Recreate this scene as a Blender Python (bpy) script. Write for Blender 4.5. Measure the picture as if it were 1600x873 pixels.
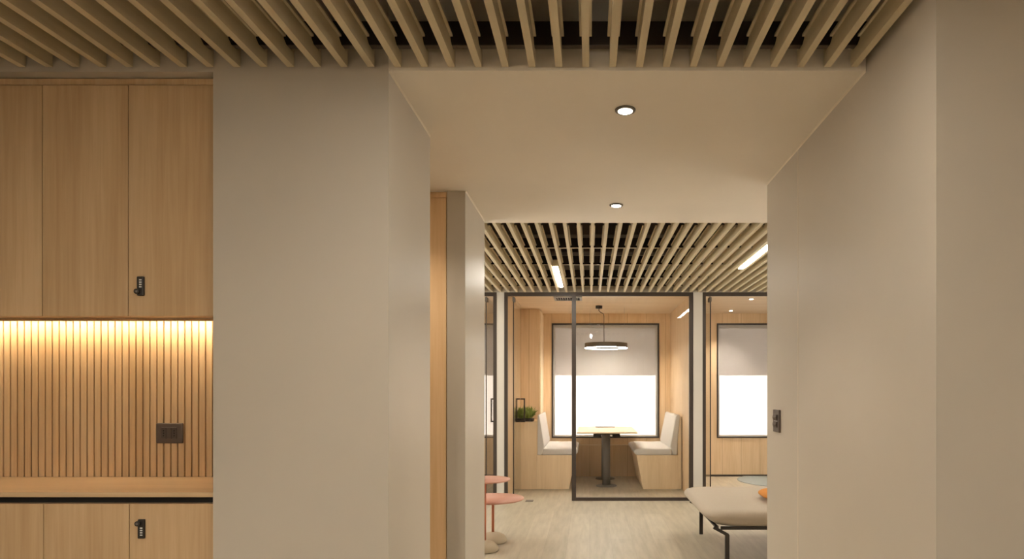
import bpy, math, random
from mathutils import Vector, Matrix
random.seed(7)
C = bpy.context.scene.collection
for o in list(bpy.data.objects): bpy.data.objects.remove(o)

# ------------------------------------------------------------------ camera, world, sun, exposure
H = 1.4                                     # eye height; x to the right, y into the depth
cam_data = bpy.data.cameras.new('camera'); cam = bpy.data.objects.new('camera', cam_data); C.objects.link(cam)
cam.location = (0, 0, H); cam.rotation_euler = (math.pi/2, 0, 0)
cam_data.sensor_width = 36; cam_data.lens = 22.5
cam_data.shift_x = -121/1600; cam_data.shift_y = 171.5/1600
cam_data.clip_start = 0.02
S = bpy.context.scene; S.camera = cam
S.view_settings.view_transform = 'Standard'; S.view_settings.look = 'None'
S.view_settings.gamma = 1; S.view_settings.use_curve_mapping = False
S.view_settings.exposure = 0.27
w = bpy.data.worlds.new('world'); S.world = w; w.use_nodes = True
w.node_tree.nodes['Background'].inputs[0].default_value = (1.0, 0.95, 0.88, 1)
w.node_tree.nodes['Background'].inputs[1].default_value = 5.0

def light(name, kind, loc, rot, energy, color, **kw):
    d = bpy.data.lights.new(name, kind); d.energy = energy; d.color = color
    for k, v in kw.items(): setattr(d, k, v)
    o = bpy.data.objects.new(name, d); C.objects.link(o); o.location = loc; o.rotation_euler = rot
    return o
SUN_EL = math.radians(40)
light('sun', 'SUN', (0, 14, 8), (-(math.pi/2-SUN_EL), 0, 0), 110.0, (1, .98, .96), angle=math.radians(.5))

# ------------------------------------------------------------------ materials
def nodes(name):
    m = bpy.data.materials.new(name); m.use_nodes = True
    nt = m.node_tree; b = nt.nodes['Principled BSDF']; return m, nt, b
def N(nt, t, **kw):
    n = nt.nodes.new(t)
    for k, v in kw.items(): setattr(n, k, v)
    return n
def bump(nt, b, height, strength, dist=.002):
    n = N(nt, 'ShaderNodeBump'); n.inputs['Strength'].default_value = strength; n.inputs['Distance'].default_value = dist
    nt.links.new(height, n.inputs['Height']); nt.links.new(n.outputs[0], b.inputs['Normal'])
def paint(name, col, rough=.6, var=.04, bscale=250, bstr=.05, spec=.3):
    m, nt, b = nodes(name)
    tc = N(nt, 'ShaderNodeNewGeometry'); ns = N(nt, 'ShaderNodeTexNoise'); ns.inputs['Scale'].default_value = 1.3; ns.inputs['Detail'].default_value = 5
    nt.links.new(tc.outputs['Position'], ns.inputs['Vector'])
    r = N(nt, 'ShaderNodeValToRGB')
    r.color_ramp.elements[0].position = .3; r.color_ramp.elements[1].position = .7
    r.color_ramp.elements[0].color = tuple(c*(1-var) for c in col)+(1,); r.color_ramp.elements[1].color = tuple(c*(1+var) for c in col)+(1,)
    nt.links.new(ns.outputs['Fac'], r.inputs[0]); nt.links.new(r.outputs[0], b.inputs['Base Color'])
    b.inputs['Roughness'].default_value = rough; b.inputs['Specular IOR Level'].default_value = spec
    if bstr:
        n2 = N(nt, 'ShaderNodeTexNoise'); n2.inputs['Scale'].default_value = bscale
        nt.links.new(tc.outputs['Position'], n2.inputs['Vector']); bump(nt, b, n2.outputs['Fac'], bstr)
    return m
def wood(name, c1, c2, axis=2, rough=.5, seam=None, seam_axis=0, seam_col=(.12,.07,.03)):
    m, nt, b = nodes(name); L = nt.links.new
    g = N(nt, 'ShaderNodeNewGeometry'); oi = N(nt, 'ShaderNodeObjectInfo')
    add = N(nt, 'ShaderNodeVectorMath', operation='ADD'); mul = N(nt, 'ShaderNodeVectorMath', operation='MULTIPLY')
    cmb = N(nt, 'ShaderNodeCombineXYZ'); sc = N(nt, 'ShaderNodeMath', operation='MULTIPLY'); sc.inputs[1].default_value = 37.0
    L(oi.outputs['Random'], sc.inputs[0])
    for i in range(3): L(sc.outputs[0], cmb.inputs[i])
    L(g.outputs['Position'], add.inputs[0]); L(cmb.outputs[0], add.inputs[1])
    v = [30.0]*3; v[axis] = 1.1; mul.inputs[1].default_value = v; L(add.outputs[0], mul.inputs[0])
    n1 = N(nt, 'ShaderNodeTexNoise'); n1.inputs['Scale'].default_value = 2.2; n1.inputs['Detail'].default_value = 6; n1.inputs['Roughness'].default_value = .6; n1.inputs['Distortion'].default_value = .35
    L(mul.outputs[0], n1.inputs['Vector'])
    mul2 = N(nt, 'ShaderNodeVectorMath', operation='MULTIPLY'); v2 = [5.0]*3; v2[axis] = .55; mul2.inputs[1].default_value = v2; L(add.outputs[0], mul2.inputs[0])
    n2 = N(nt, 'ShaderNodeTexNoise'); n2.inputs['Scale'].default_value = 1.6; n2.inputs['Detail'].default_value = 3; L(mul2.outputs[0], n2.inputs['Vector'])
    mx = N(nt, 'ShaderNodeMix'); mx.inputs[0].default_value = .55; L(n1.outputs['Fac'], mx.inputs[2]); L(n2.outputs['Fac'], mx.inputs[3])
    r = N(nt, 'ShaderNodeValToRGB'); r.color_ramp.elements[0].position = .36; r.color_ramp.elements[1].position = .64
    r.color_ramp.elements[0].color = c1+(1,); r.color_ramp.elements[1].color = c2+(1,)
    L(mx.outputs[0], r.inputs[0]); out = r.outputs[0]
    if seam:
        sp = N(nt, 'ShaderNodeSeparateXYZ'); L(g.outputs['Position'], sp.inputs[0])
        d = N(nt, 'ShaderNodeMath', operation='DIVIDE'); d.inputs[1].default_value = seam; L(sp.outputs[seam_axis], d.inputs[0])
        f = N(nt, 'ShaderNodeMath', operation='FRACT'); L(d.outputs[0], f.inputs[0])
        lt = N(nt, 'ShaderNodeMath', operation='LESS_THAN'); lt.inputs[1].default_value = .004/seam; L(f.outputs[0], lt.inputs[0])
        m2 = N(nt, 'ShaderNodeMix', data_type='RGBA'); L(lt.outputs[0], m2.inputs[0]); L(out, m2.inputs[6]); m2.inputs[7].default_value = seam_col+(1,)
        out = m2.outputs[2]
    L(out, b.inputs['Base Color']); b.inputs['Roughness'].default_value = rough; b.inputs['Specular IOR Level'].default_value = .3
    bump(nt, b, n1.outputs['Fac'], .06)
    return m
def emit(name, col, s):
    m = bpy.data.materials.new(name); m.use_nodes = True; nt = m.node_tree; nt.nodes.clear()
    e = N(nt, 'ShaderNodeEmission'); e.inputs[0].default_value = col+(1,); e.inputs[1].default_value = s
    o = N(nt, 'ShaderNodeOutputMaterial'); nt.links.new(e.outputs[0], o.inputs[0]); return m
def glass(name, tint=(.97,.975,.965), ior=1.5):
    m = bpy.data.materials.new(name); m.use_nodes = True; nt = m.node_tree; nt.nodes.clear(); L = nt.links.new
    t = N(nt, 'ShaderNodeBsdfTransparent'); t.inputs[0].default_value = tint+(1,)
    g = N(nt, 'ShaderNodeBsdfGlossy'); g.inputs['Roughness'].default_value = .0
    f = N(nt, 'ShaderNodeFresnel'); f.inputs[0].default_value = ior
    x = N(nt, 'ShaderNodeMixShader'); o = N(nt, 'ShaderNodeOutputMaterial')
    ge = N(nt, 'ShaderNodeNewGeometry'); inv = N(nt, 'ShaderNodeMath', operation='SUBTRACT'); inv.inputs[0].default_value = 1; L(ge.outputs['Backfacing'], inv.inputs[1])
    mu = N(nt, 'ShaderNodeMath', operation='MULTIPLY'); L(f.outputs[0], mu.inputs[0]); L(inv.outputs[0], mu.inputs[1])   # one reflection per sheet: the entry face only
    L(mu.outputs[0], x.inputs[0]); L(t.outputs[0], x.inputs[1]); L(g.outputs[0], x.inputs[2]); L(x.outputs[0], o.inputs[0]); return m
def fabric(name, col, scale=600, rough=.9):
    m, nt, b = nodes(name); L = nt.links.new
    g = N(nt, 'ShaderNodeNewGeometry'); n = N(nt, 'ShaderNodeTexNoise'); n.inputs['Scale'].default_value = scale; n.inputs['Detail'].default_value = 2
    L(g.outputs['Position'], n.inputs['Vector'])
    r = N(nt, 'ShaderNodeValToRGB'); r.color_ramp.elements[0].position = .3; r.color_ramp.elements[1].position = .7
    r.color_ramp.elements[0].color = tuple(c*.88 for c in col)+(1,); r.color_ramp.elements[1].color = tuple(min(1, c*1.1) for c in col)+(1,)
    L(n.outputs['Fac'], r.inputs[0]); L(r.outputs[0], b.inputs['Base Color']); b.inputs['Roughness'].default_value = rough
    b.inputs['Specular IOR Level'].default_value = .1
    bump(nt, b, n.outputs['Fac'], .25, .001); return m
def blind_mat(name, col):
    m = bpy.data.materials.new(name); m.use_nodes = True; nt = m.node_tree; nt.nodes.clear(); L = nt.links.new
    g = N(nt, 'ShaderNodeNewGeometry'); n = N(nt, 'ShaderNodeTexNoise'); n.inputs['Scale'].default_value = 3
    mp = N(nt, 'ShaderNodeVectorMath', operation='MULTIPLY'); mp.inputs[1].default_value = (1, 1, 40); L(g.outputs['Position'], mp.inputs[0]); L(mp.outputs[0], n.inputs['Vector'])
    r = N(nt, 'ShaderNodeValToRGB'); r.color_ramp.elements[0].color = tuple(c*.96 for c in col)+(1,); r.color_ramp.elements[1].color = tuple(min(1, c*1.02) for c in col)+(1,)
    L(n.outputs['Fac'], r.inputs[0])
    t = N(nt, 'ShaderNodeBsdfTranslucent'); d = N(nt, 'ShaderNodeBsdfDiffuse'); L(r.outputs[0], t.inputs[0]); L(r.outputs[0], d.inputs[0])
    x = N(nt, 'ShaderNodeMixShader'); x.inputs[0].default_value = .42; o = N(nt, 'ShaderNodeOutputMaterial')
    L(d.outputs[0], x.inputs[1]); L(t.outputs[0], x.inputs[2]); L(x.outputs[0], o.inputs[0]); return m
def metal(name, col, rough=.4, met=.0):
    m = paint(name, col, rough, .03, 400, 0, .4); m.node_tree.nodes['Principled BSDF'].inputs['Metallic'].default_value = met; return m
def floor_mat():
    m, nt, b = nodes('floor_vinyl'); L = nt.links.new
    g = N(nt, 'ShaderNodeNewGeometry')
    sw = N(nt, 'ShaderNodeVectorRotate', rotation_type='Z_AXIS'); sw.inputs['Angle'].default_value = math.pi/2; L(g.outputs['Position'], sw.inputs['Vector'])
    br = N(nt, 'ShaderNodeTexBrick'); br.offset = .37
    br.inputs['Color1'].default_value = (.40,.343,.25,1); br.inputs['Color2'].default_value = (.46,.398,.30,1); br.inputs['Mortar'].default_value = (.35,.29,.22,1)
    br.inputs['Scale'].default_value = 1; br.inputs['Mortar Size'].default_value = .0012; br.inputs['Brick Width'].default_value = 1.2; br.inputs['Row Height'].default_value = .2
    L(sw.outputs[0], br.inputs['Vector'])
    mp = N(nt, 'ShaderNodeVectorMath', operation='MULTIPLY'); mp.inputs[1].default_value = (14, 1.6, 1); L(g.outputs['Position'], mp.inputs[0])
    n = N(nt, 'ShaderNodeTexNoise'); n.inputs['Scale'].default_value = 1.5; n.inputs['Detail'].default_value = 6; L(mp.outputs[0], n.inputs['Vector'])
    r = N(nt, 'ShaderNodeValToRGB'); r.color_ramp.elements[0].position = .3; r.color_ramp.elements[1].position = .7
    r.color_ramp.elements[0].color = (.84,.83,.81,1); r.color_ramp.elements[1].color = (1.08,1.08,1.08,1); L(n.outputs['Fac'], r.inputs[0])
    x = N(nt, 'ShaderNodeMix', data_type='RGBA', blend_type='MULTIPLY'); x.inputs[0].default_value = 1; L(br.outputs[0], x.inputs[6]); L(r.outputs[0], x.inputs[7])
    L(x.outputs[2], b.inputs['Base Color']); b.inputs['Roughness'].default_value = .42; bump(nt, b, n.outputs['Fac'], .04); return m

M = dict(
    wall = paint('wall_paint', (.50,.44,.36), .42),
    soffit = paint('soffit_paint', (.80,.715,.60), .5),
    pier = paint('pier_paint', (.56,.51,.44), .6),
    bead = paint('bead_paint', (.72,.62,.48), .4, bstr=0),
    dark = paint('plenum_black', (.035,.026,.02), .85, bstr=0),
    duct = paint('duct_brown', (.11,.085,.065), .7, bstr=0),
    slat = wood('slat_veneer', (.56,.465,.30), (.64,.54,.36), axis=1, rough=.5),
    oak = wood('oak_veneer', (.47,.305,.155), (.60,.415,.235), axis=2, rough=.45),
    oakx = wood('oak_worktop', (.50,.335,.18), (.62,.43,.25), axis=0, rough=.4),
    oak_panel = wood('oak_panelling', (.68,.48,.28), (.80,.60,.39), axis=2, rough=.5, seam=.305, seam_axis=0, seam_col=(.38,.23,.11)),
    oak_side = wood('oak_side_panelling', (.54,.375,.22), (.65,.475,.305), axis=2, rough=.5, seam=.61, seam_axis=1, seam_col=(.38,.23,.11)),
    oak_ceiling = wood('oak_ceiling', (.74,.58,.40), (.83,.68,.50), axis=0, rough=.5),
    oak_door = wood('oak_door', (.72,.46,.23), (.82,.56,.32), axis=2, rough=.5),
    bench_oak = wood('bench_oak', (.72,.54,.34), (.83,.65,.44), axis=2, rough=.45),
    floor = floor_mat(),
    black = metal('black_metal', (.028,.021,.016), .45),
    frame = metal('dark_bronze_frame', (.045,.032,.024), .4),
    gap = metal('shadow_black', (.008,.007,.006), .8),
    bronze = metal('bronze_plate', (.085,.06,.045), .4),
    bronze2 = metal('bronze_module', (.06,.042,.032), .35),
    steel = metal('steel', (.45,.43,.40), .35, .8),
    grey = metal('grey_metal', (.15,.13,.11), .5),
    ring = metal('pendant_grey', (.14,.115,.085), .5),
    alu = metal('pale_aluminium', (.50,.47,.43), .45),
    white_mark = metal('white_mark', (.75,.72,.66), .5),
    glass = glass('clear_glass'),
    door_glass = glass('door_glass', ior=1.4),
    seat = fabric('light_seat_fabric', (.62,.58,.54)),
    chaise = fabric('greige_wool', (.45,.38,.30), 350),
    orange = fabric('orange_fabric', (.62,.26,.07)),
    rug = fabric('blue_grey_rug', (.34,.37,.36), 200),
    blind = blind_mat('blind_fabric', (.47,.44,.42)),
    pink = metal('terracotta_lacquer', (.53,.26,.18), .45),
    rust = metal('rust_lacquer', (.50,.16,.075), .45),
    stone = paint('sand_stone', (.47,.385,.27), .8, .08, 120, .3),
    leaf = paint('leaf_green', (.27,.33,.08), .6, .25, 60, 0),
    concrete = paint('outside_render', (.25,.24,.22), .8),
    led = emit('led_warm', (1,.82,.57), 78.0),
    strip = emit('strip_light', (1,.945,.85), 205.0),
    strip_dim = emit('dimmed_strip_light', (1,.945,.85), 85.0),
    strip_far = emit('lounge_strip_light', (1,.945,.84), 84.0),
    lamp = emit('downlight_lamp', (1,.90,.74), 20.0),
    ringlamp = emit('ring_lamp', (1,.93,.80), 92.0),
)

# ------------------------------------------------------------------ mesh helpers
class MB:
    def __init__(s): s.v = []; s.f = []; s.sm = []
    def add(s, vs, fs, smooth=False):
        n = len(s.v); s.v += [tuple(p) for p in vs]; s.f += [tuple(i+n for i in f) for f in fs]; s.sm += [smooth]*len(fs); return s
    def box(s, x0, x1, y0, y1, z0, z1):
        vs = [(x0,y0,z0),(x1,y0,z0),(x1,y1,z0),(x0,y1,z0),(x0,y0,z1),(x1,y0,z1),(x1,y1,z1),(x0,y1,z1)]
        return s.add(vs, [(3,2,1,0),(4,5,6,7),(0,1,5,4),(1,2,6,5),(2,3,7,6),(3,0,4,7)])
    def prism_xz(s, pts, y0, y1):          # pts counter-clockwise seen from -y
        n = len(pts); vs = [(x,y0,z) for x,z in pts]+[(x,y1,z) for x,z in pts]
        fs = [tuple(range(n)), tuple(range(2*n-1, n-1, -1))]+[((i+1)%n, i, n+i, n+(i+1)%n) for i in range(n)]
        return s.add(vs, fs)
    def prism_yz(s, pts, x0, x1):
        n = len(pts); vs = [(x0,y,z) for y,z in pts]+[(x1,y,z) for y,z in pts]
        fs = [tuple(range(n-1,-1,-1)), tuple(range(n, 2*n))]+[(i, (i+1)%n, n+(i+1)%n, n+i) for i in range(n)]
        return s.add(vs, fs)
    def lathe(s, prof, c, n=40, axis='z'):  # prof (r, h) from bottom to top
        vs = []; fs = []
        for r, h in prof:
            for k in range(n):
                a = 2*math.pi*k/n; p = (r*math.cos(a), r*math.sin(a), h)
                if axis == 'y': p = (p[0], h, p[1])
                if axis == 'x': p = (h, p[0], p[1])
                vs.append((c[0]+p[0], c[1]+p[1], c[2]+p[2]))
        for i in range(len(prof)-1):
            for k in range(n):
                a, b2 = i*n+k, i*n+(k+1)%n; fs.append((a, b2, b2+n, a+n))
        fs.append(tuple(range(n-1,-1,-1))); m = (len(prof)-1)*n; fs.append(tuple(range(m, m+n)))
        return s.add(vs, fs, True)
    def tube(s, path, r, n=8):
        path = [Vector(p) for p in path]; vs = []; fs = []
        for i, p in enumerate(path):
            t = (path[min(i+1, len(path)-1)]-path[max(i-1, 0)]).normalized()
            u = t.orthogonal().normalized() if i == 0 else (u-t*u.dot(t)).normalized()
            q = t.cross(u)
            for k in range(n):
                a = 2*math.pi*k/n; vs.append(p+u*(r*math.cos(a))+q*(r*math.sin(a)))
        for i in range(len(path)-1):
            for k in range(n):
                a, b2 = i*n+k, i*n+(k+1)%n; fs.append((a, b2, b2+n, a+n))
        fs.append(tuple(range(n-1,-1,-1))); m = (len(path)-1)*n; fs.append(tuple(range(m, m+n)))
        return s.add(vs, fs, True)
    def build(s, name, mat, parent=None, bevel=0, seg=2, subsurf=0):
        if parent: org = wloc(parent)
        else:
            xs, ys, zs = zip(*s.v); org = Vector(((min(xs)+max(xs))/2, (min(ys)+max(ys))/2, min(zs)))
        me = bpy.data.meshes.new(name); me.from_pydata([tuple(Vector(p)-org) for p in s.v], [], s.f)
        me.polygons.foreach_set('use_smooth', s.sm); me.update()
        import bmesh
        bm = bmesh.new(); bm.from_mesh(me); bmesh.ops.recalc_face_normals(bm, faces=bm.faces); bm.to_mesh(me); bm.free()
        o = bpy.data.objects.new(name, me); C.objects.link(o); me.materials.append(M[mat])
        if parent: o.parent = parent
        else: o.location = org
        if bevel:
            b = o.modifiers.new('bevel', 'BEVEL'); b.width = bevel; b.segments = seg; b.limit_method = 'ANGLE'; b.angle_limit = math.radians(35)
            if seg > 2:
                for p in me.polygons: p.use_smooth = True
                wn = o.modifiers.new('wn', 'WEIGHTED_NORMAL'); wn.keep_sharp = True
        if subsurf:
            b = o.modifiers.new('sub', 'SUBSURF'); b.levels = subsurf; b.render_levels = subsurf
            for p in me.polygons: p.use_smooth = True
        return o
def wloc(o):
    v = Vector(o.location)
    while o.parent: o = o.parent; v += Vector(o.location)
    return v
def B(*a): return MB().box(*a)
def thing(name, loc, label, cat, group=None):
    o = bpy.data.objects.new(name, None); C.objects.link(o); o.location = loc; o.empty_display_size = .1
    return tag(o, label, cat, group)
def tag(o, label, cat, group=None):
    o['label'] = label; o['category'] = cat
    o['kind'] = 'thing'
    if group: o['group'] = group
    return o
def struct(name, mb, mat, label=None, parent=None, bevel=0):
    o = mb.build(name, mat, parent, bevel)
    if not parent: o['kind'] = 'structure'
    if label: o['label'] = label
    return o
def copy_tree(o, parent=None):
    c = o.copy(); C.objects.link(c)
    if parent: c.parent = parent
    for ch in list(o.children): copy_tree(ch, c)
    return c

# ------------------------------------------------------------------ key measures
D1 = 2.43          # front face of the wall and soffit
XL, XR = -.763, 1.05
ZS = 2.609         # soffit underside
ZB = 2.620         # underside of slats
TOP = 3.10
WL = -2.79
GL = 8.05          # glass wall
BK = 10.30         # rear wall
ZC = 2.62          # booth ceilings

# ------------------------------------------------------------------ structure
struct('floor', B(-3.1, 4.3, -4.1, 10.6, -.1, 0), 'floor')
struct('ceiling_plenum', B(-3.1, 4.3, -4.1, 10.3, TOP, TOP+.1), 'dark')
# front room
struct('wall_left', B(WL-.1, WL, -4.0, 3.064, 0, TOP), 'wall')
mb = MB(); mb.box(WL, -1.429, D1, 3.064, 2.605, TOP); mb.box(-1.429, XL, D1, 3.064, 0, TOP); mb.box(WL, -1.429, 2.905, 3.064, 0, 2.605)
struct('wall_front', mb, 'wall')
struct('wall_right', B(XR, XR+.2, 1.937, 3.78, 0, TOP), 'wall')
struct('wall_right_near', B(XR+.2, 2.7, 1.937, 2.137, 0, TOP), 'wall')
struct('wall_right_outer', B(2.6, 2.7, -4.0, 1.937, 0, TOP), 'wall')
struct('ceiling_near_right', B(XR+.02, 2.6, -4.0, 1.937, 2.66, 2.70), 'soffit')
struct('wall_rear', B(WL-.1, 2.7, -4.1, -4.0, 0, TOP), 'wall')
# corridor
mb = MB(); mb.box(XL, XR, D1, 3.064, ZS, TOP); mb.box(-2.1, XR, 3.064, 3.78, ZS, TOP); mb.box(-3.0, 4.2, 3.78, 4.65, ZS, TOP)
struct('ceiling', mb, 'soffit')
struct('wall_left_far', B(-.868, -.757, 3.90, 4.62, 0, ZS), 'wall')
struct('wall_left_rear', B(-3.0, -.868, 3.96, 4.62, 0, ZS), 'wall')
struct('wall_left_side', B(-2.1, -2.0, 3.064, 3.96, 0, ZS), 'wall')
d1 = struct('door_1', B(-1.75, -.876, 3.915, 3.955, 0, 2.570), 'oak_door')
struct('header_panel', B(-2.0, -.876, 3.925, 3.955, 2.574, ZS), 'oak_door', parent=d1)
# beads along the soffit junctions
mb = MB(); mb.prism_xz([(XL, ZS), (XL, ZS-.005), (XL+.006, ZS)], D1, 3.064); struct('trim_2', mb, 'bead')
mb = MB(); mb.prism_xz([(-.757, ZS), (-.757, ZS-.006), (-.749, ZS)], 3.90, 4.62); struct('trim_3', mb, 'bead')
mb = MB(); mb.prism_xz([(XR, ZS), (XR-.006, ZS), (XR, ZS-.005)], D1, 3.78); struct('trim_4', mb, 'bead')
struct('trim_5', B(XR-.0015, XR, 3.219, 3.222, 0, ZS-.006), 'bead')
# lounge shell
struct('wall_lounge_right', B(XR+.2, 4.2, 3.58, 3.78, 0, TOP), 'wall')
SY0, SY1, SZ0, SZ1 = 5.0, 7.8, .45, 2.45
for nm, xa, xb, wn_ in (('wall_lounge_left', -3.1, -3.0, 4), ('wall_lounge_outer', 4.2, 4.3, 5)):
    ya = 3.96 if xa < 0 else 3.58
    mb = MB(); mb.box(xa, xb, ya, SY0, 0, TOP); mb.box(xa, xb, SY1, 10.6, 0, TOP); mb.box(xa, xb, SY0, SY1, 0, SZ0); mb.box(xa, xb, SY0, SY1, SZ1, TOP)
    struct(nm, mb, 'wall')
    mb = MB(); xm, xn = xa+.03, xb-.03
    for yy in (SY0, (SY0+SY1)/2-.02, SY1-.04): mb.box(xm, xn, yy, yy+.04, SZ0, SZ1)
    for za, zb_ in ((SZ0, SZ0+.04), (SZ1-.04, SZ1)): mb.box(xm, xn, SY0+.04, SY1-.04, za, zb_)
    wf = struct('window_%d' % wn_, mb, 'frame')  # added side windows, out of view, bringing fill daylight into the lounge
    struct('glass_pane', B((xm+xn)/2-.003, (xm+xn)/2+.003, SY0+.02, SY1-.02, SZ0+.02, SZ1-.02), 'glass', parent=wf)
mb = MB(); mb.box(-3.0, 4.2, GL, GL+.10, ZC, TOP)
struct('wall_bulkhead', mb, 'wall')
struct('wall_divider_left', B(-1.167, -1.072, GL, BK, 0, ZC), 'pier')
struct('wall_divider_right', B(1.327, 1.400, GL, BK, 0, ZC), 'pier')
struct('wall_divider_face', B(1.307, 1.422, GL-.004, GL+.05, 0, ZC), 'pier')
# rear wall with three windows
wins = [(-.608, 1.123), (2.05, 3.70), (-2.85, -1.50)]
WZ0, WZ1 = .617, 2.46
mb = MB(); xs = [-3.0, -2.85, -1.50, -.608, 1.123, 2.05, 3.70, 4.2]
for a, b2 in ((0,1), (2,3), (4,5), (6,7)): mb.box(xs[a], xs[b2], BK, BK+.14, 0, TOP)
for a, b2 in wins: mb.box(a, b2, BK, BK+.14, 0, WZ0); mb.box(a, b2, BK, BK+.14, WZ1, TOP)
struct('wall_back', mb, 'oak_panel')
struct('shade_canopy', B(-3.6, 4.8, BK+.14, BK+.08+1.09, 2.55, TOP), 'concrete')  # unseen overhang, added and sized to shade the upper blinds
struct('ground', B(-12, 14, BK+.3, 40, -.3, -.12), 'concrete')
for i, (a, b2) in enumerate(wins):
    t = .022; mb = MB()
    mb.box(a, a+t, BK-.012, BK+.06, WZ0, WZ1); mb.box(b2-t, b2, BK-.012, BK+.06, WZ0, WZ1)
    mb.box(a+t, b2-t, BK-.012, BK+.06, WZ0, WZ0+t); mb.box(a+t, b2-t, BK-.012, BK+.06, WZ1-t, WZ1)
    wf = struct('window_%d' % (i+1), mb, 'frame')
    struct('glass_pane', B(a, b2, BK+.12, BK+.128, WZ0, WZ1), 'glass', parent=wf)
    lab = ('pale roller blind drawn over the window behind the booth table', 'pale roller blind over the window of the right-hand empty room', 'pale roller blind over the window of the left-hand room')[i]
    rb = thing('roller_blind', ((a+b2)/2, BK+.05, WZ0), lab, 'blind', 'roller blinds on the rear windows')
    B(a+.012, b2-.012, BK+.064, BK+.066, WZ0+.012, WZ1-.012).build('blind_fabric', 'blind', rb)
    MB().lathe([(.022, a+.035), (.022, b2-.035)], (0, BK+.092, WZ1-.035), 16, 'x').build('roller_tube', 'steel', rb)
    for xg in (a+.023, b2-.051): B(xg, xg+.028, BK+.044, BK+.0605, WZ0+.023, WZ1-.023).build('guide_rail', 'alu', rb)
    B(a+.052, b2-.052, BK+.040, BK+.0605, WZ1-.070, WZ1-.023).build('cassette', 'alu', rb)
    B(a+.052, b2-.052, BK+.052, BK+.0605, WZ0+.023, WZ0+.045).build('bottom_bar', 'white_mark', rb)
# booth linings
struct('wall_booth_left', B(-1.070, -1.046, GL+.10, BK, 0, ZC), 'oak_side')
struct('wall_booth_right', B(1.30, 1.325, GL+.06, BK, 0, ZC), 'oak_side')
struct('wall_booth_column', B(-1.046, -.752, 9.67, BK, 0, ZC-.006), 'oak_panel')
struct('trim_6', B(-.751, -.739, 9.70, BK, 0, ZC-.04), 'oak_ceiling')
struct('trim_7', B(-.60, 1.12, BK-.012, BK, .50, .515), 'oak_ceiling')
struct('wall_room_right', B(1.402, 1.424, GL+.06, BK, 0, ZC), 'oak_side')
struct('wall_room_left', B(-1.19, -1.169, GL+.06, BK, 0, ZC), 'oak_side')
struct('ceiling_booth', B(-1.070, 1.325, GL+.10, BK, ZC, ZC+.03), 'oak_ceiling')
struct('ceiling_room_right', B(1.402, 4.2, GL+.10, BK, ZC, ZC+.03), 'oak_ceiling')
struct('ceiling_room_left', B(-3.0, -1.169, GL+.10, BK, ZC, ZC+.03), 'oak_ceiling')
struct('baseboard_right', B(1.426, 4.2, BK-.014, BK, 0, .03), 'frame')
struct('baseboard_left', B(-3.0, -1.192, BK-.014, BK, 0, .03), 'frame')

# ------------------------------------------------------------------ ceiling slats
ORD = ['zeroth','first','second','third','fourth','fifth','sixth','seventh','eighth','ninth','tenth','eleventh','twelfth','thirteenth','fourteenth','fifteenth','sixteenth','seventeenth','eighteenth','nineteenth','twentieth']
def ordw(n):
    if n <= 20: return ORD[n]
    tens = {2: 'twenty', 3: 'thirty', 4: 'forty'}
    t, u = divmod(n, 10)
    return tens[t]+'-'+ORD[u] if u else {3: 'thirtieth', 4: 'fortieth'}[t]
SH = .076          # slat height
def slat_mesh(y0, y1, carriers, hgt=SH, wd=.026):
    pts = [(y0, 0), (y1, 0), (y1, hgt)]
    for c in sorted(carriers, reverse=True):      # notch in which the rail sits
        pts += [(c+.024, hgt), (c+.018, hgt-.024), (c-.026, hgt-.024), (c-.046, hgt-.012), (c-.048, hgt)]
    pts.append((y0, hgt))
    mb = MB().prism_yz(pts, -wd/2, wd/2)
    cuts = [y0]
    for c in sorted(carriers): cuts += [c-.05, c+.026]
    cuts.append(y1)
    fl = wd/2+.0095
    for a, b2 in zip(cuts[0::2], cuts[1::2]):
        for sx in (-1, 1):
            xs = sorted((sx*wd/2, sx*fl)); mb.box(xs[0], xs[1], a, b2, hgt-.008, hgt)
    return mb
def slat_row(name, xs, y0, y1, z, carriers, labeller, group):
    first = None
    for i, x in enumerate(xs):
        if first is None:
            mb = slat_mesh(y0, y1, carriers); mb.v = [(p[0]+x, p[1], p[2]+z) for p in mb.v]
            o = first = mb.build(name, 'slat')
        else:
            o = first.copy(); C.objects.link(o); o.location = (x, first.location.y, first.location.z)
        tag(o, labeller(i, len(xs)), 'ceiling slat', group)
near_x = [-.0138+.1016*k for k in range(-27, 11)]
slat_row('timber_slat', near_x, -3.95, D1-.006, ZB, [-3.8, -3.05, -2.27, -1.5, -.72, .05, .827, 1.604, 2.388],
         lambda i, n: ('long beige slat of the near ceiling, %s from the right wall' % (ordw(n-i))) if n-i > 1 else 'long beige slat of the near ceiling, closest to the right wall',
         'slats of the near ceiling')
FK = list(range(-21, 25))
far_x = [.024+.1039*k for k in FK]
def far_label(i, n):
    k = FK[i]
    if k <= -4: return 'thin beige lounge ceiling slat, %s to the left of the left linear light' % ordw(-3-k)
    if k <= 14: return 'thin beige lounge ceiling slat, %s to the right of the left linear light' % ordw(k+4)
    return 'thin beige lounge ceiling slat, %s to the right of the right linear light' % ordw(k-14)
slat_row('timber_slat', far_x, 4.66, GL-.006, ZB, [5.02, 5.79, 6.565, 7.34, 7.95],
         far_label, 'slats of the lounge ceiling')
def carrier(y, x0, x1, label, group, under='bead'):
    r = thing('ceiling_rail', ((x0+x1)/2, y, ZB+SH-.02), label, 'ceiling rail', group)
    B(x0, x1, y-.012, y+.012, ZB+SH-.017, ZB+SH+.07).build('rail_body', 'dark', r)
    B(x0, x1, y-.012, y+.012, ZB+SH-.020, ZB+SH-.017).build('rail_underside', under, r)
carrier(2.388, WL, XR, 'black rail carrying the near ceiling slats, just before the wall face', 'black rails above the near slats', 'duct')
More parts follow.
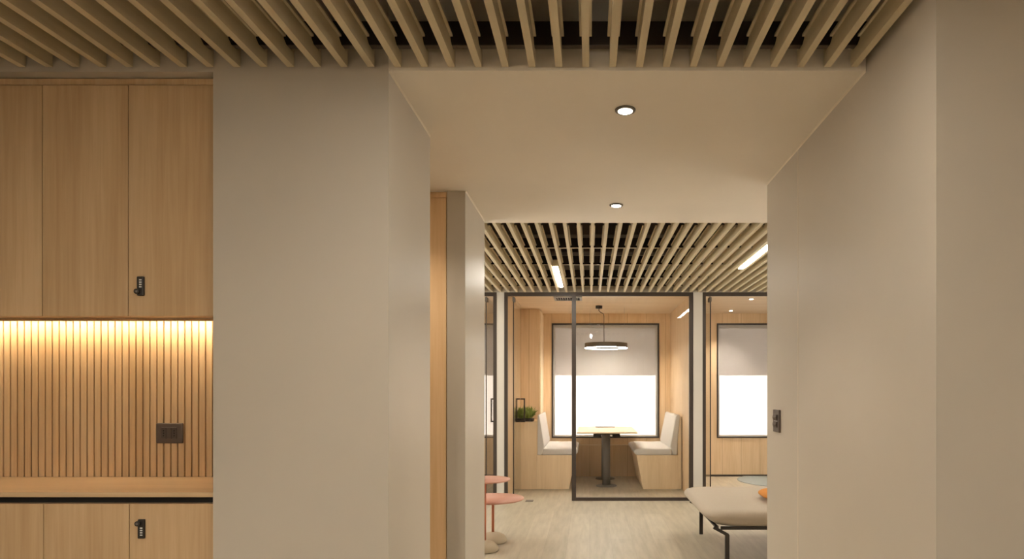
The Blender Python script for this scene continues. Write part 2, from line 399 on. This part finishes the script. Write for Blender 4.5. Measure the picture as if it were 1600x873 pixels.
for y, l in ((5.79, 'black rail across the lounge ceiling, nearest of the rails beyond the soffit'), (6.565, 'black rail across the lounge ceiling, second of the rails beyond the soffit'),
             (7.34, 'black rail across the lounge ceiling, third of the rails beyond the soffit'), (7.95, 'black rail across the lounge ceiling, closest to the glass wall')):
    carrier(y, -3.0, 4.2, l, 'black rails above the lounge slats')
du = tag(B(-2.9, 4.1, 6.05, 6.35, 2.86, 3.02).build('ventilation_duct', 'duct', None, .01), 'dull brown rectangular duct above the lounge ceiling slats', 'duct')
for xx in (-1.5, .5, 2.5): B(xx-.015, xx+.015, 6.19, 6.21, 3.02, TOP).build('hanger', 'duct', du)
du = tag(B(-2.9, 4.1, 7.0, 7.18, 2.90, 3.02).build('ventilation_duct', 'duct', None, .01), 'dull brown duct above the lounge slats, nearer the glass wall', 'duct')
for xx in (-1.5, .5, 2.5): B(xx-.015, xx+.015, 7.08, 7.10, 3.02, TOP).build('hanger', 'duct', du)
mb = MB().tube([(-.25, 1.6, 3.0), (-.18, 2.0, 2.98), (-.16, 2.25, 2.96), (-.15, 2.425, 2.95)], .07, 20)
tag(mb.build('flexible_duct', 'duct'), 'dark flexible duct above the near ceiling slats', 'duct')

# ------------------------------------------------------------------ lamps
def downlight(x, y, z, label, r=.044, power=70, spot=100, glow='lamp'):
    t = thing('downlight', (x, y, z-.008), label, 'downlight', 'recessed ceiling downlights')
    MB().lathe([(r-.015, z-.001), (r-.012, z-.007), (r, z-.005), (r+.001, z)], (x, y, 0), 40).build('trim_ring', 'ring', t)
    MB().lathe([(r-.018, z-.0090), (r-.013, z-.0072)], (x, y, 0), 40).build('lens', glow, t)
    s = light('downlight_beam', 'SPOT', (0, 0, -.004), (0, 0, 0), power, (1, .90, .75), spot_size=math.radians(spot), spot_blend=.8, shadow_soft_size=.04)
    s.parent = t
downlight(.155, 2.77, ZS, 'round recessed downlight in the soffit, nearer and larger of the corridor pair')
downlight(.176, 4.20, ZS, 'round recessed downlight in the soffit, close to the lounge slats')
downlight(-1.25, 3.38, ZS, 'round downlight added unseen in the side recess to brighten the oak door', power=45, spot=130)  # hidden lamp, added to brighten the oak door and pier face
downlight(2.18, 8.62, ZC, 'round downlight in the right-hand empty room, nearer its glass front', .04, 110, 100)
downlight(2.19, 9.90, ZC, 'round downlight in the right-hand empty room, nearer its window', .04, 110, 100)
def strip(x, y0, y1, z, label, wd=.045):
    glow = 'strip_far' if y0 > 4 else 'strip_dim' if y0 > 0 else 'strip'
    t = thing('strip_light', (x, (y0+y1)/2, z), label, 'strip light', 'linear lights between the slats')
    B(x-wd/2-.006, x+wd/2+.006, y0-.006, y1+.006, z+.006, z+.07).build('housing', 'slat', t)
    B(x-wd/2, x+wd/2, y0, y1, z, z+.006).build('diffuser', glow, t)
strip(-.340, 6.37, 7.64, ZB-.002, 'glowing linear light between the slats, left one in the lounge ceiling')
strip(1.5305, 5.20, 6.47, ZB-.002, 'glowing linear light between the slats, right one in the lounge ceiling')
strip(-2.210, 5.20, 6.47, ZB-.002, 'linear light added to the lounge ceiling, out of view on the left')  # added lamp, unseen, fills the lounge from the left
strip(3.401, 6.37, 7.64, ZB-.002, 'linear light added to the lounge ceiling, out of view on the right')  # added lamp, unseen, fills the lounge from the right
strip(.037, .80, 1.97, ZB-.002, 'linear light between the near slats, mirrored small in the booth glass')
for x_, w1 in ((-1.7919, 'left'), (-.5727, 'right')):  # lamps added behind the camera to light the near room's walls
    for y_, w2 in ((-1.9, 'just behind the viewpoint'), (-3.6, 'at the far rear end')):
        strip(x_, y_, y_+1.27, ZB-.002, 'added linear light between the near slats, %s on the %s' % (w2, w1))

# ------------------------------------------------------------------ cupboards on the left
YF = 2.47                                    # door fronts
def combo_lock(parent, x, zc, up, yf):
    l = B(x-.013, x+.013, yf-.010, yf, zc-.037, zc+.037).build('combination_lock', 'black', parent, .003)
    s = 1 if up else -1
    MB().lathe([(.0085, yf-.020), (.010, yf-.019), (.010, yf-.010)], (x-.008, 0, zc+s*.022), 24, 'y').build('turn_knob', 'black', l)
    MB().lathe([(.005, yf-.0212), (.005, yf-.0195)], (x-.008, 0, zc+s*.022), 20, 'y').build('keyhole', 'grey', l)
    for k in range(4):
        z = zc-s*(-.004+.009*k)
        B(x-.002, x+.007, yf-.0112, yf-.010, z-.0022, z+.0022).build('number_wheel', 'white_mark', l)
def cupboard(name, x0, splits, z0, z1, label, lock=None, group=None):
    x1 = splits[-1]; t = thing(name, ((x0+x1)/2, YF+.2, z0), label, 'cupboard', group)
    low = name == 'base_cabinet'
    bz0 = z0+(.0305 if not low else .0); bz1 = z1
    if low: B(x0, x1, YF+.021, 2.86, z0, z1).build('body', 'oak', t)
    else:
        B(x0, x1, YF+.021, 2.90, bz0, bz1).build('body', 'oak', t)
    a = x0
    for i, b2 in enumerate(splits):
        d = B(a+.0015, b2-.0015, YF, YF+.02, z0, z1).build('door', 'oak', t, .001)
        if lock and lock[0] == i: combo_lock(d, lock[1], lock[2], lock[3], YF)
        a = b2
    return t
UZ0, UZ1 = 1.682, 2.573
cupboard('wall_cabinet', -2.776, [-2.444, -2.112], UZ0, UZ1, 'oak wall cupboard at the left edge, no lock in view, above the lit slats', group='oak wall cupboards')
cupboard('wall_cabinet', -2.112, [-1.780, -1.448], UZ0, UZ1, 'two-door oak wall cupboard with a black lock, above the lit slats', (1, (221.3-921)/1000*YF, H+(608-447)/1000*YF, False), 'oak wall cupboards')
cupboard('base_cabinet', -2.776, [-2.4405, -2.107], .08, .958, 'oak base cupboard at the left edge, no lock in view, under the worktop', group='oak base cupboards')
cupboard('base_cabinet', -2.107, [-1.776, -1.448], .08, .958, 'two-door oak base cupboard with a black lock, under the worktop', (1, (222.5-921)/1000*YF, H-(825.5-608)/1000*YF, True), 'oak base cupboards')
struct('baseboard_front', B(WL, -1.435, YF+.05, 2.86, 0, .08), 'gap')
struct('trim_1', B(WL, -1.431, YF+.006, YF+.026, 2.577, 2.601), 'oak')
wt = thing('worktop', (-2.11, 2.65, .985), 'oak worktop running under the lit slatted splashback', 'worktop')
B(WL+.002, -1.432, 2.452, 2.878, .987, 1.006).build('top', 'oakx', wt, .001)
B(WL+.002, -1.432, YF+.03, 2.86, .958, .987).build('shadow_rail', 'gap', wt)
mb = MB(); x = -1.448
mb.box(WL+.002, -1.431, 2.891, 2.904, 1.006, 1.712)
while x > WL+.03:
    mb.box(x-.0250, x, 2.880, 2.891, 1.006, 1.712); x -= .0314
tag(mb.build('slatted_panel', 'oakx' if False else 'oak', None, .001, 1), 'vertically slatted oak splashback glowing under the wall cupboards', 'wall panel')
ld = thing('led_strip', (-2.10, 2.84, 1.70), 'warm glowing strip light tucked under the oak wall cupboards', 'strip light')
B(-2.77, -1.44, 2.805, 2.868, 1.709, 1.7118).build('profile', 'steel', ld)
B(-2.77, -1.44, 2.805, 2.816, 1.700, 1.709).build('lip', 'oakx', ld)
MB().prism_yz([(2.818, 1.709), (2.818, 1.7015), (2.8265, 1.709)], -2.77, -1.44).build('diffuser', 'led', ld)
# wall socket
so = thing('wall_socket', (-1.876, 2.878, 1.16), 'dark bronze double power socket on the slatted splashback', 'power socket')
sx, sz, sy = (266-921)/1000*2.875, H-(676.5-608)/1000*2.875, 2.879
B(sx-.060, sx+.060, sy-.012, sy, sz-.045, sz+.045).build('plate', 'bronze', so, .005, 3)
for k in (-1, 0, 1):
    m_ = B(sx+k*.0235-.011, sx+k*.0235+.011, sy-.0145, sy-.012, sz-.024, sz+.024).build('socket_module', 'bronze2', so, .001)
    if k:
        for q in (-1, 0, 1): MB().lathe([(.0028, sy-.0150), (.0028, sy-.0143)], (sx+k*.0235, 0, sz+q*.011), 12, 'y').build('hole', 'gap', m_)
B(sx-.034, sx+.034, sy-.0135, sy-.012, sz+.026, sz+.028).build('edge_line', 'grey', so)
# light switch on the right wall
sw = thing('light_switch', (XR, 3.565, 1.16), 'bronze double light switch on the right corridor wall', 'light switch')
zc = 1.224
B(XR-.012, XR, 3.51, 3.62, zc-.062, zc+.062).build('switch_plate', 'bronze', sw, .002)
for q in (-1, 1):
    MB().prism_xz([(XR-.012, zc+q*.019-.016), (XR-.012, zc+q*.019+.016), (XR-.017, zc+q*.019+.016), (XR-.021, zc+q*.019), (XR-.017, zc+q*.019-.016)][::-1], 3.535, 3.60).build('rocker', 'bronze2', sw)
B(XR-.0135, XR-.012, 3.535, 3.60, zc-.002, zc+.002).build('indicator', 'steel', sw)

# ------------------------------------------------------------------ glazed fronts
def partition(label, x0, x1, posts, bottom, panes, fw=.043):
    t = thing('glass_partition', ((x0+x1)/2, GL+.02, 0), label, 'glass partition', 'black framed glass fronts')
    y0, y1 = GL-.004, GL+.045
    B(x0, x1, y0, y1, ZC-.045, ZC-.001).build('top_rail', 'frame', t)
    for a, b2 in posts: B(a, b2, y0, y1, 0, ZC-.045).build('post', 'frame', t)
    for a, b2 in bottom: B(a, b2, y0, y1, 0, .037).build('bottom_rail', 'frame', t)
    for a, b2 in panes: B(a, b2, GL+.014, GL+.026, .037, ZC-.045).build('pane', 'glass', t)
    return t
pa = partition('black framed glass front of the dining booth with fixed pane beside its door', -1.070, 1.304, [(-1.070, -1.030), (-.222, -.169), (1.256, 1.304)], [(-.169, 1.256)], [(-.169, 1.256)])
pb = partition('black framed glass front of the right-hand empty room', 1.424, 4.2, [(1.424, 1.464), (2.33, 2.383), (4.15, 4.2)], [(2.383, 4.15)], [(2.383, 4.15)])
pc = partition('black framed glass front of the left-hand room, beyond the pink tables', -3.0, -1.167, [(-3.0, -2.95), (-2.083, -2.03), (-1.210, -1.167)], [(-2.95, -2.083)], [(-2.95, -2.083)])
def glass_door(x, parent, label):
    y0, y1 = GL+.045, GL+.90
    t = B(x-.005, x+.005, y0, y1, .008, ZC-.05).build('door', 'door_glass', parent); t['label'] = label
    B(x-.007, x+.007, y0-.006, y0, .008, ZC-.05).build('edge_seal', 'frame', t)
    for z in (.008, ZC-.11): B(x-.014, x+.014, y0-.008, y0+.10, z, z+.055).build('pivot_fitting', 'grey', t, .004)
    yh = y1-.07; z0, z1, b2 = .945, 1.275, .018
    for s in (-1, 1):
        xa, xb = sorted((x+s*.005, x+s*.066))
        mb = B(xa, xb, yh, yh+.018, z0, z0+b2); mb.box(xa, xb, yh, yh+.018, z1-b2, z1)
        xc = (xb-b2, xb) if s > 0 else (xa, xa+b2)
        mb.box(xc[0], xc[1], yh, yh+.018, z0+b2, z1-b2)
        mb.build('handle', 'frame', t)
glass_door(-.960, pa, 'open glass door of the dining booth, handle in front of the green plant')
glass_door(1.530, pb, 'open glass door of the right-hand empty room')
glass_door(-1.307, pc, 'open glass door of the left-hand room, seen edge-on beyond the pink tables')
tag(B(-.80, -.705, 7.97, 8.09, 0, .004).build('floor_plate', 'grey'), 'small grey metal plate in the floor at the booth doorway', 'floor plate')

# ------------------------------------------------------------------ dining booth
BY0, BY1 = 8.97, 10.24
def bench(label, cx, s, seat_front, seat_back, top_back, base_bot, outer):
    # s=+1: bench on the right facing left
    X = lambda v: v
    t = thing('booth_bench', (cx, (BY0+BY1)/2, 0), label, 'bench', 'upholstered booth benches')
    def pr(pts): return pts if s > 0 else pts[::-1]
    base = [(base_bot, 0), (outer-s*.05, 0), (outer-s*.05, .476), (seat_front+s*.042, .476)]
    mb = MB().prism_xz(pr(base), BY0, BY1); mb.build('base', 'bench_oak', t, .002)
    bp = [(outer-s*.05, 0), (outer, 0), (outer, 1.014), (top_back+s*.075, 1.014), (outer-s*.05, .80)]
    bp[3] = (outer-s*.025, 1.014)
    MB().prism_xz(pr(bp), BY0, BY1).build('back_panel', 'bench_oak', t, .002)
    seat = [(seat_front+s*.05, .476), (seat_back+s*.04, .476), (seat_back+s*.02, .575), (seat_back-s*.15, .567), (seat_front+s*.15, .572), (seat_front+s*.04, .565), (seat_front+s*.01, .548), (seat_front, .527), (seat_front+s*.012, .503)]
    MB().prism_xz(pr(seat), BY0-.01, BY1).build('seat_cushion', 'seat', t, .028, 5)
    tb = s*min(abs(top_back+s*.06), abs(outer)-.008)
    back = [(seat_back+s*.04, .478), (seat_back+s*.10, .478), (tb, 1.03), ((top_back+tb)/2, 1.05), (top_back, 1.03), (seat_back+s*.0, .60)]
    MB().prism_xz(pr(back), BY0-.008, BY1).build('back_cushion', 'seat', t, .02, 4)
bench('light upholstered oak booth bench right of the table', .95, 1, .618, 1.128, 1.212, .753, 1.290)
bench('light upholstered oak booth bench left of the table, beside the plant', -.48, -1, -.157, -.632, -.700, -.287, -.736)
struct('trim_8', B(-1.044, -.738, BY0, 9.665, 0, .945), 'bench_oak')
pl = thing('potted_plant', (-.90, 9.12, .945), 'bushy green plant in a black tray on the oak ledge behind the bench', 'plant')
B(-1.03, -.80, 9.0, 9.28, .945, .985).build('tray', 'black', pl, .004)
mb = MB(); rnd = random.Random(3)
for k in range(520):
    bx, by = rnd.uniform(-1.01, -.82), rnd.uniform(9.02, 9.26)
    a = rnd.uniform(0, 6.283); tilt = rnd.uniform(.05, .9); ln = rnd.uniform(.06, .125)*(1.0+.35*math.sin((bx+1.05)*9))
    d = Vector((math.cos(a)*math.sin(tilt), math.sin(a)*math.sin(tilt), math.cos(tilt))); sd = d.cross(Vector((0, 0, 1)))
    if sd.length < .01: continue
    sd = sd.normalized()*.010; p = Vector((bx, by, .983+rnd.uniform(0, .05))); m1 = p+d*ln*.55+Vector((0, 0, .006)); e = p+d*ln-Vector((0, 0, ln*.2*tilt))
    mb.add([p-sd*.3, p+sd*.3, m1+sd, e, m1-sd], [(0, 1, 2, 3, 4)])
mb.build('foliage', 'leaf', pl)
tb = thing('booth_table', (.233, 9.6, 0), 'oak-topped booth table on two dark pedestals in front of the window', 'table')
TX = .25
B(TX-.425, TX+.425, 8.95, 10.27, .780, .798).build('tabletop', 'bench_oak', tb, .003)
for y in (9.27, 10.03):
    p = MB().lathe([(.058, .015), (.055, .770)], (TX-.005, y, 0), 28)
    p.build('pedestal', 'grey', tb)
    MB().lathe([(.15, 0), (.15, .008), (.14, .016), (.06, .02)], (TX-.005, y, 0), 40).build('base_plate', 'grey', tb)
B(TX-.19, TX+.19, 9.03, 9.14, .770, .780).build('support_plate', 'grey', tb)
for q in (-1, 1): MB().lathe([(.022, TX-.005+q*.135-.055), (.029, TX-.005+q*.135-.045), (.029, TX-.005+q*.135+.045), (.022, TX-.005+q*.135+.055)], (0, 9.08, .738), 20, 'x').build('pivot_knob', 'black', tb)
B(TX-.15, TX+.15, 9.06, 9.10, .757, .770).build('cross_bar', 'black', tb)
tag(B(TX-.155, TX+.155, 10.10, 10.20, .798, .808).build('cable_box', 'bronze', None, .003), 'flat dark cable box lying at the window end of the booth table', 'cable box')
# pendant ring
pd = thing('pendant_lamp', (.25, 9.6, 2.02), 'dark ring pendant lamp glowing below, hung over the booth table', 'pendant lamp')
px, py, pz, pr_ = .25, 9.6, 2.015, .318
n = 64
def ringmesh(r0, r1, z0, z1):
    mb = MB(); vs = []; fs = []
    for k in range(n):
        a = 2*math.pi*k/n; c_, s_ = math.cos(a), math.sin(a)
        for r, z in ((r0, z0), (r1, z0), (r1, z1), (r0, z1)): vs.append((px+r*c_, py+r*s_, z))
    for k in range(n):
        j = (k+1) % n
        for q in range(4): fs.append((k*4+q, k*4+(q+1)%4, j*4+(q+1)%4, j*4+q))
    return mb.add(vs, fs, False)
ringmesh(pr_-.05, pr_, pz+.006, pz+.075).build('ring_housing', 'ring', pd)
ringmesh(pr_-.046, pr_-.003, pz, pz+.006).build('ring_diffuser', 'ringlamp', pd)
MB().lathe([(.05, ZC-.04), (.05, ZC)], (.14, 9.35, 0), 24).build('ceiling_rose', 'black', pd)
cx_ = px-.03; MB().tube([(.14, 9.35, ZC-.04), (.14, 9.35, ZC-.075), (.165, 9.33, ZC-.10), (.20, 9.3, ZC-.12), (.212, 9.29, ZC-.16), (.213, 9.29, pz+.1), (.213, 9.29, pz+.070)], .005, 8).build('power_cord', 'black', pd)
for a in (math.radians(215), math.radians(335), math.radians(95)):
    X_, Y_ = px+(pr_-.025)*math.cos(a), py+(pr_-.025)*math.sin(a)
    MB().tube([(X_, Y_, pz+.07), (X_, Y_, ZC)], .0012, 6).build('suspension_wire', 'steel', pd)
# ceiling vent of the booth
vt = thing('ceiling_vent', (-.29, 8.52, ZC-.03), 'grey slotted air vent in the booth ceiling behind the glass', 'air vent')
mb = MB(); vx0, vx1, vy0, vy1 = -.47, -.10, 8.36, 8.70
mb.box(vx0, vx1, vy0, vy0+.03, ZC-.02, ZC); mb.box(vx0, vx1, vy1-.03, vy1, ZC-.02, ZC); mb.box(vx0, vx0+.03, vy0+.03, vy1-.03, ZC-.02, ZC); mb.box(vx1-.03, vx1, vy0+.03, vy1-.03, ZC-.02, ZC)
mb.build('vent_frame', 'steel', vt)
B(vx0+.03, vx1-.03, vy0+.03, vy1-.03, ZC-.004, ZC).build('backing', 'gap', vt)
mb = MB()
for k in range(9): xx = vx0+.045+k*.032; mb.box(xx, xx+.009, vy0+.03, vy1-.03, ZC-.018, ZC-.004)
mb.build('louvre', 'steel', vt)

# ------------------------------------------------------------------ right-hand room and lounge furniture
tag(MB().lathe([(.72, 0), (.72, .006), (.70, .009)], (3.0, 9.80, 0), 64).build('round_rug', 'rug'), 'round blue-grey rug on the floor of the right-hand empty room', 'rug')
def side_table(x, y, z, r, label, br):
    t = thing('side_table', (x, y, 0), label, 'side table', 'terracotta side tables')
    MB().lathe([(r*.97, z-.014), (r, z-.009), (r, z-.003), (r*.992, z)], (x, y, 0), 64).build('tabletop', 'pink', t)
    MB().lathe([(.0125, .08), (.0125, z-.014)], (x, y, 0), 20).build('stem', 'rust', t)
    prof = [(br*.93, 0), (br*.99, .006), (br, .014)]+[(br*math.cos(a)**.9, .014+.078*math.sin(a)) for a in [q*math.pi/2/10 for q in range(1, 10)]]+[(.014, .094)]
    MB().lathe(prof, (x, y, 0), 40).build('stone_base', 'stone', t)
side_table(-.908, 5.55, .623, .22, 'taller small terracotta side table, partly hidden by the pier edge', .118)
side_table(-.885, 5.87, .404, .284, 'lower wide terracotta side table with domed stone base', .126)
ch = thing('daybed', (1.8, 5.6, 0), 'greige upholstered daybed on thin black legs beside the right wall end', 'daybed')
cx0, cx1, cy0, cy1 = .895, 2.6, 4.95, 6.27
def puff(x0, x1, y0, y1, z0, z1, inset, nx=14, ny=12):
    # padded pad: domed top, underside drawn in at the ends
    mb = MB(); vs = []; fs = []
    def layer(xa, xb, ya, yb, z, r, dome=0):
        pts = []
        for k in range(48):
            a = 2*math.pi*(k+.5)/48; c_, s_ = math.cos(a), math.sin(a); e = .22
            ux = math.copysign(abs(c_)**e, c_); uy = math.copysign(abs(s_)**e, s_)
            pts.append(((xa+xb)/2+ux*(xb-xa)/2, (ya+yb)/2+uy*(yb-ya)/2, z))
        return pts
    prof = [(inset*1.0, z0), (inset*.8, z0+.002), (inset*.38, z0+.035), (.008, z1-.055), (0, z1-.040), (.005, z1-.022), (.02, z1-.008), (.05, z1), (.16, z1+.004), (.35, z1+.006)]
    n_ = 48
    for ins, z in prof: vs += layer(x0+ins, x1-ins, y0+ins*.6, y1-ins*.6, z, 0)
    for i in range(len(prof)-1):
        for k in range(n_): a, b2 = i*n_+k, i*n_+(k+1) % n_; fs.append((a, b2, b2+n_, a+n_))
    fs.append(tuple(range(n_-1, -1, -1))); m_ = (len(prof)-1)*n_; fs.append(tuple(range(m_, m_+n_)))
    return mb.add(vs, fs, True)
puff(cx0, cx1, cy0, cy1, .325, .452, .13).build('cushion', 'chaise', ch)
def bar(p, q, wx, wy): # slanted square bar in xz at fixed y
    (xa, za), (xb, zb) = p, q
    d = Vector((xb-xa, 0, zb-za)).normalized(); nn = Vector((-d.z, 0, d.x))*wx/2
    pts = [(xa-nn.x, za-nn.z), (xb-nn.x, zb-nn.z), (xb+nn.x, zb+nn.z), (xa+nn.x, za+nn.z)]
    return MB().prism_xz(pts, wy[0], wy[1])
for y in (5.02, 6.19):
    B(1.03, 2.48, y-.012, y+.012, .301, .325).build('side_rail', 'black', ch)
    for s_, xl in ((-1, 1.08), (1, 2.43)):
        lg = B(xl-.016, xl+.016, y-.012, y+.012, 0, .262).build('leg', 'black', ch)
        bar((xl-s_*.006, .258), (xl+s_*.105, .318), .024, (y-.011, y+.011)).build('brace', 'black', lg)
for xl in (1.0, 2.5): B(xl-.012, xl+.012, 5.01, 6.20, .312, .326).build('cross_rail', 'black', ch)
mb = MB(); vs = []; fs = []; nu, nv = 28, 14
for j in range(nv+1):
    b2 = -math.pi/2+math.pi*j/nv
    for k in range(nu):
        a = 2*math.pi*k/nu; cb = abs(math.cos(b2))**.75
        sx_ = math.copysign(abs(math.cos(a))**.6, math.cos(a)); sy_ = math.copysign(abs(math.sin(a))**.6, math.sin(a))
        vs.append((1.69+.235*sx_*cb, 5.45+.20*sy_*cb, .508+.046*math.sin(b2)))
for j in range(nv):
    for k in range(nu): fs.append((j*nu+k, j*nu+(k+1) % nu, (j+1)*nu+(k+1) % nu, (j+1)*nu+k))
tag(mb.add(vs, fs, True).build('throw_pillow', 'orange'), 'orange pillow lying on the greige daybed', 'pillow')
